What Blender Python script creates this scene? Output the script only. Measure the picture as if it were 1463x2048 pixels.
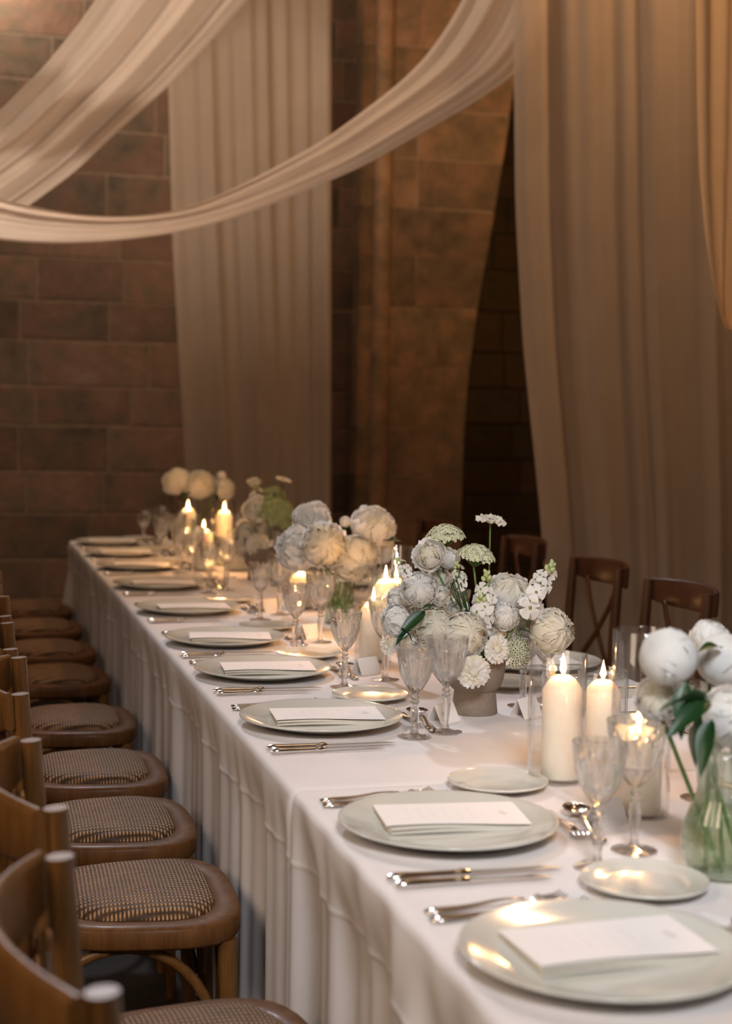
import bpy, math, random
import numpy as np
from mathutils import Matrix, Vector
random.seed(7); rng = np.random.default_rng(7)
for o in list(bpy.data.objects): bpy.data.objects.remove(o)
S = bpy.context.scene; C = S.collection
PI = math.pi; R = math.radians
# ------------------------------------------------------------------ camera
W, H, F = 1463, 2048, 2994.0
PITCH, YAW, ROLL, CZ = R(3.48), R(15.34), R(.97), 1.346
def rot(d):
    x, w, y = d
    c, s = math.cos(ROLL), math.sin(ROLL); x, y = c*x - s*y, s*x + c*y
    c, s = math.cos(PITCH), math.sin(PITCH); w, y = w*c + y*s, -w*s + y*c
    c, s = math.cos(YAW), math.sin(YAW)
    return Vector((x*c + w*s, -x*s + w*c, y))
def ray(px, py): return rot(((px - W/2)/F, 1.0, -(py - H/2)/F))
def onz(px, py, z): d = ray(px, py); return d*((z - CZ)/d.z) + Vector((0, 0, CZ))
def ony(px, py, y): d = ray(px, py); return d*(y/d.y) + Vector((0, 0, CZ))
cd = bpy.data.cameras.new('camera'); cam = bpy.data.objects.new('camera', cd); C.objects.link(cam)
rt, up, fw = rot((1, 0, 0)), rot((0, 0, 1)), rot((0, 1, 0))
cam.matrix_world = Matrix(((rt.x, up.x, -fw.x, 0), (rt.y, up.y, -fw.y, 0), (rt.z, up.z, -fw.z, CZ), (0, 0, 0, 1)))
cd.sensor_fit = 'HORIZONTAL'; cd.sensor_width = 36*W/H; cd.lens = F*cd.sensor_width/W
cd.dof.use_dof = True; cd.dof.focus_distance = 3.0; cd.dof.aperture_fstop = 3.4
cd.clip_start = .05; S.camera = cam
S.cycles.transparent_max_bounces = 20; S.cycles.max_bounces = 8
# ------------------------------------------------------------------ light
wd = bpy.data.worlds.new('world'); S.world = wd; wd.use_nodes = True
bg = wd.node_tree.nodes['Background']; bg.inputs[0].default_value = (.75, .62, .50, 1); bg.inputs[1].default_value = .014
def lamp(kind, name, loc, energy, col, aim=None, **k):
    l = bpy.data.lights.new(name, kind); l.energy = energy; l.color = col
    for a, b in k.items(): setattr(l, a, b)
    o = bpy.data.objects.new(name, l); C.objects.link(o); o.location = loc
    if aim is not None: o.rotation_euler = (Vector(aim) - Vector(loc)).to_track_quat('-Z', 'Y').to_euler()
    return o
# high window light at the stone-wall end, falling along the table
lamp('SPOT', 'high_window_light', (.5, 8.2, 5.4), 820, (.82, .88, 1), (.78, 2.0, .75), spot_size=R(42), spot_blend=1, shadow_soft_size=.20)
# unseen fill lights, added over the camera and on the aisle side
lamp('SPOT', 'front_fill', (.2, -.9, 3.2), 505, (.94, .96, 1), (1.15, 2.2, .85), spot_size=R(40), spot_blend=1, shadow_soft_size=.45)
lamp('AREA', 'aisle_fill', (-2.0, .7, 2.6), 50, (1, .76, .56), (.6, 1.6, .5), shape='RECTANGLE', size=1.2, size_y=1.6)
# warm hall lamps, with two added fills among them
lamp('AREA', 'warm_hall_lamp', (.3, 5.8, 5.4), 68, (1, .74, .53), (.6, 8.6, 4.0), shape='DISK', size=1.2)
lamp('SPOT', 'swag_fill', (-1.3, 4.6, .5), 400, (1, .79, .62), (.65, 6.8, 2.8), spot_size=R(54), spot_blend=1, shadow_soft_size=.12)  # added low spot out of view, lifts the swags and upper wall
lamp('POINT', 'wall_lamp', (.08, 8.70, 4.0), 32, (1, .84, .66), shadow_soft_size=.08)
lamp('POINT', 'ceiling_fill', (1.6, 3.4, 4.9), 20, (1, .66, .40), shadow_soft_size=.3)  # added point light, warms the ceiling so the silver has something to reflect
lamp('SPOT', 'warm_uplighter', (4.1, 7.3, 3.6), 80, (1, .54, .18), (3.1, 8.9, 2.9), spot_size=R(95), spot_blend=1, shadow_soft_size=.15)
lamp('AREA', 'warm_drape_lamp', (3.3, 5.5, 4.6), 60, (1, .56, .27), (2.75, 4.7, 2.6), shape='DISK', size=.6)
V = S.view_settings; V.view_transform = 'Standard'; V.look = 'None'; V.exposure = 0; V.gamma = 1; V.use_curve_mapping = False
# ------------------------------------------------------------------ materials
MATS = {}
class NT:
    def __init__(s, name):
        s.m = bpy.data.materials.new(name); s.m.use_nodes = True; s.t = s.m.node_tree; s.t.nodes.clear()
        s.out = s.n('ShaderNodeOutputMaterial'); MATS[name] = s.m
    def n(s, k, **p):
        o = s.t.nodes.new(k)
        for a, b in p.items():
            if a == 'ins':
                for i, v in b.items():
                    if isinstance(v, bpy.types.NodeSocket): s.t.links.new(v, o.inputs[i])
                    else: o.inputs[i].default_value = v
            else: setattr(o, a, b)
        return o
    def l(s, a, b): s.t.links.new(a, b)
    def co(s, scale=(1, 1, 1), kind='Object'):
        t = s.n('ShaderNodeTexCoord'); m = s.n('ShaderNodeMapping', ins={0: t.outputs[kind]}); m.inputs['Scale'].default_value = scale
        return m.outputs[0]
    def noise(s, vec, sc, det=4, ro=.55):
        n = s.n('ShaderNodeTexNoise'); s.l(vec, n.inputs['Vector']); n.inputs['Scale'].default_value = sc
        n.inputs['Detail'].default_value = det; n.inputs['Roughness'].default_value = ro
        return n.outputs[0]
    def ramp(s, fac, stops):
        r = s.n('ShaderNodeValToRGB', ins={0: fac}); e = r.color_ramp.elements
        while len(e) > 1: e.remove(e[-1])
        for i, (p, c) in enumerate(stops):
            q = e[0] if i == 0 else e.new(p)
            q.position = p; q.color = (*c, 1)
        return r.outputs[0]
    def bump(s, h, st, dist=.01):
        b = s.n('ShaderNodeBump', ins={'Height': h}); b.inputs['Strength'].default_value = st; b.inputs['Distance'].default_value = dist
        return b.outputs[0]
    def math(s, op, a, b): return s.n('ShaderNodeMath', operation=op, ins={0: a, 1: b}).outputs[0]
    def mix(s, f, a, b): return s.n('ShaderNodeMixShader', ins={0: f, 1: a, 2: b}).outputs[0]
    def pr(s, **k):
        p = s.n('ShaderNodeBsdfPrincipled')
        for a, v in k.items():
            a = a.replace('_', ' ')
            if isinstance(v, bpy.types.NodeSocket): s.l(v, p.inputs[a])
            else: p.inputs[a].default_value = v if not (isinstance(v, tuple) and len(v) == 3 and a != 'Subsurface Radius') else (*v, 1)
        return p.outputs[0]
    def done(s, sh): s.l(sh, s.out.inputs[0]); return s.m

def simple(name, col, rough=.5, metal=0, var=.12, nscale=40, bump=0, **k):
    t = NT(name); n = t.noise(t.co(), nscale)
    c = t.ramp(n, [(.25, tuple(x*(1 - var) for x in col)), (.75, tuple(min(1, x*(1 + var)) for x in col))])
    kw = dict(Base_Color=c, Roughness=rough, Metallic=metal, **k)
    if bump: kw['Normal'] = t.bump(n, bump)
    return t.done(t.pr(**kw))
def fabric(name, col, trans=.35, clear=0., weave=900, wrink=0.):
    t = NT(name); co = t.co()
    n = t.noise(co, 6, 5); n2 = t.noise(co, weave, 1)
    c = t.ramp(n, [(.3, tuple(x*.93 for x in col)), (.7, col)])
    nb = t.bump(n2, .12, .0006)
    if wrink:
        w = t.noise(t.co((1, 2.2, 1)), 5, 6, .6)
        b = t.n('ShaderNodeBump', ins={'Height': w, 'Normal': nb}); b.inputs['Strength'].default_value = wrink; b.inputs['Distance'].default_value = .02; nb = b.outputs[0]
    d = t.n('ShaderNodeBsdfDiffuse', ins={0: c, 'Normal': nb}); tr = t.n('ShaderNodeBsdfTranslucent', ins={0: c, 'Normal': nb})
    sh = t.mix(trans, d.outputs[0], tr.outputs[0])
    if clear:
        tp = t.n('ShaderNodeBsdfTransparent'); sh = t.mix(clear, sh, tp.outputs[0])
    return t.done(sh)
def stone(name, a, b, scale=1.):
    t = NT(name); co = t.co(kind='Object'); oi = t.n('ShaderNodeObjectInfo')
    off = t.n('ShaderNodeVectorMath', operation='SCALE', ins={0: (37, 91, 53), 'Scale': oi.outputs['Random']})
    add = t.n('ShaderNodeVectorMath', operation='ADD', ins={0: co, 1: off.outputs[0]}).outputs[0]
    n1 = t.noise(add, 2.6*scale, 6, .6); n2 = t.noise(add, 38*scale, 5, .65); n3 = t.noise(add, 9*scale, 4)
    m = t.math('ADD', t.math('MULTIPLY', n1, .55), t.math('MULTIPLY', n3, .45))
    c = t.ramp(m, [(.34, a), (.46, (a[0]*1.55, a[1]*1.6, a[2]*1.5)), (.55, (b[0]*.85, b[1]*.72, b[2]*.68)), (.68, b)])
    hs = t.n('ShaderNodeHueSaturation', ins={'Color': c}); t.l(t.math('ADD', t.math('MULTIPLY', oi.outputs['Random'], .5), .75), hs.inputs['Value'])
    h = t.math('ADD', t.math('MULTIPLY', n3, .6), t.math('MULTIPLY', n2, .4))
    return t.done(t.pr(Base_Color=hs.outputs[0], Roughness=.88, Normal=t.bump(h, .6, .02)))
def wood(name, a, b, rough=.4, coat=.35, spec=.25):
    t = NT(name); co = t.co((9, 9, 1.2)); n = t.noise(co, 5, 6, .65); f = t.noise(t.co((60, 60, 4)), 5, 3)
    c = t.ramp(t.math('ADD', t.math('MULTIPLY', n, .7), t.math('MULTIPLY', f, .3)), [(.3, a), (.7, b)])
    return t.done(t.pr(Base_Color=c, Roughness=rough, Normal=t.bump(f, .12, .002), Coat_Weight=coat, Coat_Roughness=.2, Specular_IOR_Level=spec))
def thin_glass(name, tint=(.985, .99, .985), gl=.0):
    t = NT(name); lw = t.n('ShaderNodeLayerWeight'); lw.inputs[0].default_value = .5; fc = lw.outputs['Facing']
    fr = t.math('ADD', t.math('MULTIPLY', t.math('POWER', fc, 3.), .75), .045)
    e = t.ramp(fc, [(0., tint), (.72, tuple(x*.98 for x in tint)), (1., tuple(x*.5 for x in tint))])
    tp = t.n('ShaderNodeBsdfTransparent', ins={0: e}); g = t.n('ShaderNodeBsdfGlossy', ins={0: (1, 1, 1, 1)}); g.inputs['Roughness'].default_value = .03
    n = t.noise(t.co(), 3); t.l(t.bump(n, .02), g.inputs['Normal'])
    sh = t.mix(fr, tp.outputs[0], g.outputs[0])
    if gl:
        q = t.n('ShaderNodeBsdfGlass', ins={0: (1, 1, 1, 1)}); q.inputs['Roughness'].default_value = .015; q.inputs['IOR'].default_value = 1.5
        sh = t.mix(gl, sh, q.outputs[0])
    return t.done(sh)
def petal(name, a, b):
    t = NT(name); co = t.co(); n = t.noise(co, 30, 4)
    c = t.ramp(n, [(.3, a), (.7, b)]); nb = t.bump(t.noise(t.co((140, 140, 8)), 1, 2), .15, .002)
    d = t.n('ShaderNodeBsdfDiffuse', ins={0: c, 'Normal': nb}); tr = t.n('ShaderNodeBsdfTranslucent', ins={0: c})
    return t.done(t.mix(.45, d.outputs[0], tr.outputs[0]))
def emit(name, col, st):
    t = NT(name); e = t.n('ShaderNodeEmission', ins={0: (*col, 1), 1: st}); return t.done(e.outputs[0])

stone('stone', (.095, .068, .050), (.235, .160, .118)); stone('mortar', (.19, .14, .105), (.30, .225, .17), 2)
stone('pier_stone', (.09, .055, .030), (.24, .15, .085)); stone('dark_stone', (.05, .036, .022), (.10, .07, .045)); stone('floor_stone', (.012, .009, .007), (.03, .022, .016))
fabric('sheer', (.72, .61, .51), .45, .16); fabric('amber_lit_sheer', (.82, .64, .44), .5, .08); fabric('swag_fabric', (.86, .77, .70), .42, .08); fabric('linen_cloth', (.86, .815, .805), .12, 0, 700, .10)  # warm lamplight is mixed into the tail drape's fabric colour
fabric('napkin_linen', (.72, .68, .60), .1, 0, 1500)
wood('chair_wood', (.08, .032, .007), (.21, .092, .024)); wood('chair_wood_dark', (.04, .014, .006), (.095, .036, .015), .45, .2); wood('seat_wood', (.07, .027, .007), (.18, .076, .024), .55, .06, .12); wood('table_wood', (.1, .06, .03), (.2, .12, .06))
simple('porcelain', (.60, .60, .545), .15, 0, .03, 8, 0, Coat_Weight=.6, Coat_Roughness=.08)
simple('porcelain_white', (.66, .65, .59), .15, 0, .03, 8, 0, Coat_Weight=.5, Coat_Roughness=.08)
simple('silver', (.78, .74, .69), .16, 1, .05, 60)
simple('taupe_clay', (.235, .185, .145), .85, 0, .12, 220, .15)
simple('wick', (.03, .02, .015), .9); simple('stem_green', (.10, .19, .045), .5, 0, .3, 60); simple('leaf_green', (.013, .048, .012), .4, 0, .35, 30)
simple('pale_green', (.42, .50, .24), .6, 0, .25, 90); simple('floret_cream', (.66, .66, .48), .6, 0, .2, 150); simple('dark_eye', (.22, .24, .08), .7)
simple('paper', (.84, .80, .77), .8, 0, .02, 300, .03)
petal('petal_white', (.92, .915, .89), (.955, .95, .935)); petal('petal_cream', (.91, .87, .74), (.94, .92, .84)); petal('petal_heart', (.80, .78, .42), (.87, .84, .60))
thin_glass('clear_glass'); thin_glass('crystal', (.985, .985, .985), .55); thin_glass('vase_glass', (.93, .96, .92), .25)
emit('flame', (1, .56, .20), 26); emit('flame_core', (1, .60, .26), 22)
t = NT('wax'); n = t.noise(t.co(), 12)
t.done(t.pr(Base_Color=t.ramp(n, [(.3, (.83, .76, .66)), (.7, (.88, .82, .73))]), Roughness=.45, Subsurface_Weight=.7, Subsurface_Radius=(.03, .014, .007), Subsurface_Scale=1.0))
t = NT('water'); tp = t.n('ShaderNodeBsdfTransparent', ins={0: (.86, .92, .82, 1)}); g = t.n('ShaderNodeBsdfGlossy'); g.inputs['Roughness'].default_value = .03
lw = t.n('ShaderNodeLayerWeight'); lw.inputs[0].default_value = .5; t.done(t.mix(t.math('MULTIPLY', t.math('POWER', lw.outputs['Facing'], 4.), .5), tp.outputs[0], g.outputs[0]))
# woven rattan
t = NT('rattan'); co = t.co((1, 1, 1))
w1 = t.n('ShaderNodeTexWave', wave_type='BANDS', bands_direction='X', ins={'Vector': co}); w1.inputs['Scale'].default_value = 43
w2 = t.n('ShaderNodeTexWave', wave_type='BANDS', bands_direction='Y', ins={'Vector': co}); w2.inputs['Scale'].default_value = 24
for w in (w1, w2): w.inputs['Distortion'].default_value = .6; w.inputs['Detail'].default_value = 1; w.inputs['Detail Scale'].default_value = 3
pr_ = t.math('MULTIPLY', w1.outputs[1], w2.outputs[1]); n = t.noise(t.co((3, 9, 3)), 8, 4)
c = t.ramp(t.math('ADD', t.math('MULTIPLY', pr_, .75), t.math('MULTIPLY', n, .25)), [(.08, (.030, .014, .005)), (.28, (.17, .090, .042)), (.65, (.58, .35, .19))])
t.done(t.pr(Base_Color=c, Roughness=.55, Specular_IOR_Level=.25, Normal=t.bump(pr_, .9, .004)))
# menu card with faint handwriting rows and a small sprig emblem
t = NT('menu_paper'); tc = t.n('ShaderNodeTexCoord'); sx = t.n('ShaderNodeSeparateXYZ', ins={0: tc.outputs['Object']})
wv = t.n('ShaderNodeTexWave', wave_type='BANDS', bands_direction='X', ins={'Vector': tc.outputs['Object']}); wv.inputs['Scale'].default_value = 17
rows = t.math('GREATER_THAN', wv.outputs[1], .80); nz = t.noise(t.co((90, 330, 1)), 1, 3); ink = t.math('MULTIPLY', rows, t.math('GREATER_THAN', nz, .52))
ylim = t.math('LESS_THAN', t.math('ABSOLUTE', sx.outputs[1], 0.), .034); xlim = t.math('MULTIPLY', t.math('GREATER_THAN', sx.outputs[0], -.07), t.math('LESS_THAN', sx.outputs[0], .045))
ink = t.math('MULTIPLY', t.math('MULTIPLY', ink, ylim), xlim)
dx = t.math('SUBTRACT', sx.outputs[0], .078); r2 = t.math('ADD', t.math('MULTIPLY', t.math('MULTIPLY', dx, dx), 1.), t.math('MULTIPLY', t.math('MULTIPLY', sx.outputs[1], sx.outputs[1]), .3))
emb = t.math('MULTIPLY', t.math('LESS_THAN', r2, .000045), t.math('GREATER_THAN', t.noise(t.co((260, 260, 1)), 1, 3), .46))
c = t.ramp(t.math('ADD', t.math('MULTIPLY', ink, .16), t.math('MULTIPLY', emb, .5)), [(0., (.84, .79, .765)), (1., (.42, .37, .34))])
t.done(t.pr(Base_Color=c, Roughness=.8))
# ------------------------------------------------------------------ mesh helpers
def grid_faces(nu, nv, wrapu=False, off=0):
    f = []
    for i in range(nu if wrapu else nu - 1):
        a = i*nv; b = ((i + 1) % nu)*nv
        for j in range(nv - 1): f.append((off + a + j, off + b + j, off + b + j + 1, off + a + j + 1))
    return f
class MB:
    def __init__(s): s.v = []; s.f = []
    def add(s, v, f, M=None):
        o = len(s.v); s.v += [tuple(M @ Vector(p)) if M else tuple(p) for p in v]; s.f += [tuple(i + o for i in q) for q in f]; return s
    def box(s, a, b, M=None):
        (x0, y0, z0), (x1, y1, z1) = a, b
        return s.add([(x0, y0, z0), (x1, y0, z0), (x1, y1, z0), (x0, y1, z0), (x0, y0, z1), (x1, y0, z1), (x1, y1, z1), (x0, y1, z1)],
                     [(0, 3, 2, 1), (4, 5, 6, 7), (0, 1, 5, 4), (1, 2, 6, 5), (2, 3, 7, 6), (3, 0, 4, 7)], M)
    def lathe(s, prof, n=32, mod=None, M=None):
        v = []
        for i in range(n):
            a = 2*PI*i/n
            for r, z in prof:
                q = r*(mod(a, z) if mod else 1); v.append((q*math.cos(a), q*math.sin(a), z))
        return s.add(v, grid_faces(n, len(prof), True), M)
    def tube(s, path, rad, n=8, M=None, flat=1., caps=True, upv=None):
        P = [Vector(p) for p in path]; m = len(P); v = []; f = []
        rad = [rad]*m if not hasattr(rad, '__len__') else rad
        pn = None
        for i in range(m):
            tg = (P[min(i + 1, m - 1)] - P[max(i - 1, 0)]).normalized()
            if upv is not None: nn = Vector(upv)
            else: nn = pn if pn is not None else (Vector((0, 0, 1)) if abs(tg.z) < .9 else Vector((1, 0, 0)))
            nn = (nn - tg*nn.dot(tg)).normalized(); pn = nn; bn = tg.cross(nn)
            for k in range(n):
                a = 2*PI*k/n; v.append(P[i] + (nn*math.cos(a)*flat + bn*math.sin(a))*rad[i])
        for i in range(m - 1):
            for k in range(n): f.append((i*n + k, i*n + (k + 1) % n, (i + 1)*n + (k + 1) % n, (i + 1)*n + k))
        if caps: f.append(tuple(range(n))[::-1]); f.append(tuple((m - 1)*n + k for k in range(n)))
        return s.add(v, f, M)
    def mesh(s, name, mat, smooth=True, sharp=None):
        me = bpy.data.meshes.new(name); me.from_pydata(s.v, [], s.f)
        if smooth: me.polygons.foreach_set('use_smooth', [True]*len(me.polygons))
        me.materials.append(MATS[mat])
        if sharp: me.set_sharp_from_angle(angle=R(sharp))
        me.update(); return me
def tag(o, label=None, cat=None, group=None, kind=None):
    for k, v in (('label', label), ('category', cat), ('group', group), ('kind', kind)):
        if v: o[k] = v
    return o
def obj(name, me, parent=None, M=None, loc=None):
    o = bpy.data.objects.new(name, me); C.objects.link(o)
    if parent: o.parent = parent
    if M is not None: o.matrix_basis = M
    if loc is not None: o.location = loc
    return o
def thing(name, label, cat, loc, rz=0, group=None):
    o = obj(name, None, loc=loc); o.rotation_euler.z = rz; o.empty_display_size = .05
    return tag(o, label, cat, group)
def interp(pts, n):
    p = np.array(pts, float); d = np.r_[0, np.cumsum(np.linalg.norm(np.diff(p, axis=0), axis=1))]; d /= d[-1]
    u = np.linspace(0, 1, n); q = np.stack([np.interp(u, d, p[:, k]) for k in range(p.shape[1])], 1)
    for _ in range(max(2, n//24)):
        q[1:-1] = (q[:-2] + 2*q[1:-1] + q[2:])/4
    return q
ORD = ['first', 'second', 'third', 'fourth', 'fifth', 'sixth', 'seventh', 'eighth', 'ninth', 'tenth']
# ------------------------------------------------------------------ setting
def structure(name, me, label, M=None): return tag(obj(name, me, M=M), label, None, None, 'structure')
structure('floor', MB().box((-8, -4, -.2), (9, 11.2, 0)).mesh('floor', 'floor_stone', False), 'dark stone floor of the hall')
for nm, a, b, lab in (('ceiling', (-5, -4, 6), (9, 11.2, 6.2), 'plain stone vault high above the table'), ('wall_left', (-5.2, -4, 0), (-5, 11.2, 6), 'stone wall of the hall on the aisle side'),
                      ('wall_right', (7, -4, 0), (7.2, 11.2, 6), 'stone wall of the hall beyond the drapes'), ('wall_front', (-5, -4.2, 0), (9, -4, 6), 'stone wall behind the photographer')):
    structure(nm, MB().box(a, b).mesh(nm, 'mortar', False), lab)
wall = structure('wall_back', MB().box((-8, 9.0035, 0), (2.6, 9.5, 6)).mesh('wall_back', 'mortar', False), 'old stone block wall behind the end of the table')
def block_mesh(x0, x1, z0, z1, y0, y1, mat, x1t=None, seed=0, g=.006, b=.006):
    r = random.Random(seed); x1t = x1 if x1t is None else x1t
    j = lambda: r.uniform(-.003, .003)
    x0 += g; x1 -= g; x1t -= g; z0 += g; z1 -= g; yf = y0 + r.uniform(-.0015, .0015)
    cx, cz = (x0 + x1)/2, (z0 + z1)/2
    q = [(x0 + j(), z0 + j()), (x1 + j(), z0 + j()), (x1t + j(), z1 + j()), (x0 + j(), z1 + j())]
    qi = [(a + (b if a < cx else -b), c + (b if c < cz else -b)) for a, c in q]
    v = [(a - cx, y1 - y0, c - cz) for a, c in q] + [(a - cx, yf - y0 + .0022, c - cz) for a, c in q] + [(a - cx, yf - y0, c - cz) for a, c in qi]
    f = [(8, 9, 10, 11)] + [(i, (i + 1) % 4, 4 + (i + 1) % 4, 4 + i) for i in range(4)] + [(4 + i, 4 + (i + 1) % 4, 8 + (i + 1) % 4, 8 + i) for i in range(4)]
    m = MB(); m.v = v; m.f = f
    return m.mesh('stone_block', mat, False), (cx, y0, cz)
z = 0; k = 0
while z < 4.9:
    h = random.choice((.23, .25, .27, .25)); x = -2.4 - random.uniform(0, .5)
    while x < 2.42:
        w = random.uniform(.34, .78); x2 = min(x + w, 2.43)
        if 2.43 - x2 < .15: x2 = 2.43
        me, c = block_mesh(x, x2, z, z + h, 9.0, 9.1, 'stone', seed=k); k += 1
        obj('stone_block', me, wall, loc=c); x = x2
    z += h
# flaring pier at the right of the wall, dark bay beyond it
pz = [0, 1.18, 1.49, 1.8, 2.1, 2.57, 3.03, 3.49, 4.2, 6]; px_ = [3.05, 3.05, 3.06, 3.09, 3.13, 3.21, 3.285, 3.34, 3.42, 3.62]
core = MB(); zz = np.linspace(0, 6, 30); v = []
for q in zz:
    xr = float(np.interp(q, pz, px_)) - .012
    v += [(2.37, 8.853, q), (xr, 8.853, q), (xr, 10.4, q), (2.37, 10.4, q)]
f = []
for i in range(29):
    for e in range(4): f.append((i*4 + e, i*4 + (e + 1) % 4, i*4 + 4 + (e + 1) % 4, i*4 + 4 + e))
core.add(v, f); pier = structure('wall_pier', core.mesh('wall_pier', 'mortar', False), 'stone pier that flares outward towards the vault')
z = 0
while z < 4.8:
    h = random.choice((.30, .34, .37)); xr0 = float(np.interp(z, pz, px_)); xr1 = float(np.interp(z + h, pz, px_))
    cut = random.choice((None, 2.72, 2.86)); k += 1
    if cut:
        me, c = block_mesh(2.36, cut, z, z + h, 8.85, 9.3, 'pier_stone', seed=k, g=.0015, b=.004); obj('stone_block', me, pier, loc=c)
        me, c = block_mesh(cut, xr0, z, z + h, 8.85, 9.9, 'pier_stone', xr1, seed=k + 900, g=.0015, b=.004); obj('stone_block', me, pier, loc=c)
    else:
        me, c = block_mesh(2.36, xr0, z, z + h, 8.85, 9.9, 'pier_stone', xr1, seed=k, g=.0015, b=.004); obj('stone_block', me, pier, loc=c)
    z += h
obj('shaft', MB().tube([(2.50, 8.87, z) for z in np.linspace(0, 6, 12)], .062, 14).mesh('shaft', 'pier_stone'), pier)
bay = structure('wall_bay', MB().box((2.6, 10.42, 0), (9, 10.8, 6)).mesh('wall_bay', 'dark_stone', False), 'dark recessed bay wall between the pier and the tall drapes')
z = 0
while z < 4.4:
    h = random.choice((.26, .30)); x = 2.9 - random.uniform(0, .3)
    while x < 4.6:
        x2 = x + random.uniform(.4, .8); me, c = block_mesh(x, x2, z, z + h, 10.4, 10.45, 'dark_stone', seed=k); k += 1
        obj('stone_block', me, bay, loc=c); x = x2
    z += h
# ------------------------------------------------------------------ drapes
def sheet(name, A, B, y, mat, nf, amp, bulge, nu=110, nv=90, seed=0, label='', pxs=True, yfun=None):
    r = random.Random(seed); A = interp(A, nu); B = interp(B, nu); v = []
    ph = [r.uniform(0, 6.3) for _ in range(5)]; fr = [nf*r.uniform(.75, 1.25) for _ in range(4)]
    wob = [r.uniform(-.5, .5) for _ in range(4)]
    for i in range(nu):
        u = i/(nu - 1)
        for j in range(nv):
            t_ = j/(nv - 1); q = A[i]*(1 - t_) + B[i]*t_
            tw = t_ + .03*math.sin(3*u + ph[0])*math.sin(PI*t_)
            d = sum(math.sin(2*PI*fr[k]*tw*(1 + k*.6) + ph[k] + wob[k]*u*2.2)/(1 + k*.75) for k in range(4))
            yy = y + amp*d - bulge*math.sin(PI*t_) + (yfun(u) if yfun else 0)
            if pxs: p = ony(q[0], q[1], y + (yfun(u) if yfun else 0)); p.y = yy
            else: p = Vector((q[0], yy, q[1]))
            v.append(p)
    m = MB(); m.add(v, grid_faces(nu, nv)); o = obj(name, m.mesh(name, mat)); tag(o, label, 'drape'); return o
sheet('sheer_curtain', [(1.10, 5.2), (1.11, 4.6), (1.132, 3.2), (1.162, 2.33), (1.244, 1.08), (1.31, .0)], [(2.02, 5.2), (2.03, 4.6), (2.045, 3.7), (2.084, 1.17), (2.10, .4), (2.10, .0)], 8.4, 'sheer', 3.4, .022, 0, 60, 220, 3,
      'narrow sheer beige curtain hanging in front of the stone wall', False)
sheet('sheer_curtain', [(2.29, 5.2), (2.30, 4.5), (2.345, 3.0), (2.37, 2.3), (2.42, 1.7), (2.515, 1.0), (2.58, .4), (2.62, 0)], [(4.6, 5.2), (4.6, 4.5), (4.6, 3.), (4.6, 2.3), (4.6, 1.7), (4.6, 1.), (4.6, .4), (4.6, .0)], 6.25, 'sheer', 8, .030, 0, 70, 420, 11,
      'wide pleated sheer beige curtain behind the cross-back chairs', False)
sheet('ceiling_swag', [(-420, 60), (-300, 230), (-150, 338), (0, 398), (60, 412), (140, 428), (230, 434), (320, 428), (375, 415), (450, 385), (530, 345), (640, 285), (732, 218), (800, 165), (850, 115), (890, 60), (925, 0), (960, -80), (985, -200), (1000, -330)],
      [(-420, 300), (-300, 400), (-150, 455), (0, 480), (65, 485), (130, 487), (230, 482), (290, 475), (340, 468), (440, 445), (540, 410), (640, 370), (732, 330), (850, 262), (950, 205), (1030, 150), (1080, 80), (1110, -20), (1130, -140), (1140, -330)],
      6.5, 'swag_fabric', 2.1, .022, .07, 150, 70, 21, 'pale fabric swag sweeping low from the wide curtain to its lowest point')
sheet('ceiling_swag', [(-300, 420), (-200, 365), (-100, 298), (0, 225), (90, 135), (155, 55), (193, 0), (240, -80), (290, -180), (330, -300)],
      [(-300, 600), (-200, 560), (-100, 505), (0, 450), (60, 412), (150, 345), (240, 260), (330, 180), (430, 75), (495, 0), (560, -90), (630, -190), (690, -300)],
      7.1, 'swag_fabric', 2.6, .030, .10, 130, 80, 5, 'broad pale fabric swag rising steeply above the lower swag')
sheet('hanging_drape', [(1376, -320), (1380, -100), (1385, 0), (1387, 200), (1392, 350), (1405, 480), (1420, 580), (1437, 640), (1450, 656)],
      [(1760, -320), (1750, -100), (1740, 0), (1720, 200), (1700, 350), (1660, 480), (1600, 580), (1540, 640), (1475, 664)],
      4.6, 'amber_lit_sheer', 3.2, .022, .03, 80, 80, 33, 'amber-lit drape tail with rounded bottom in front of the wide curtain')
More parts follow.
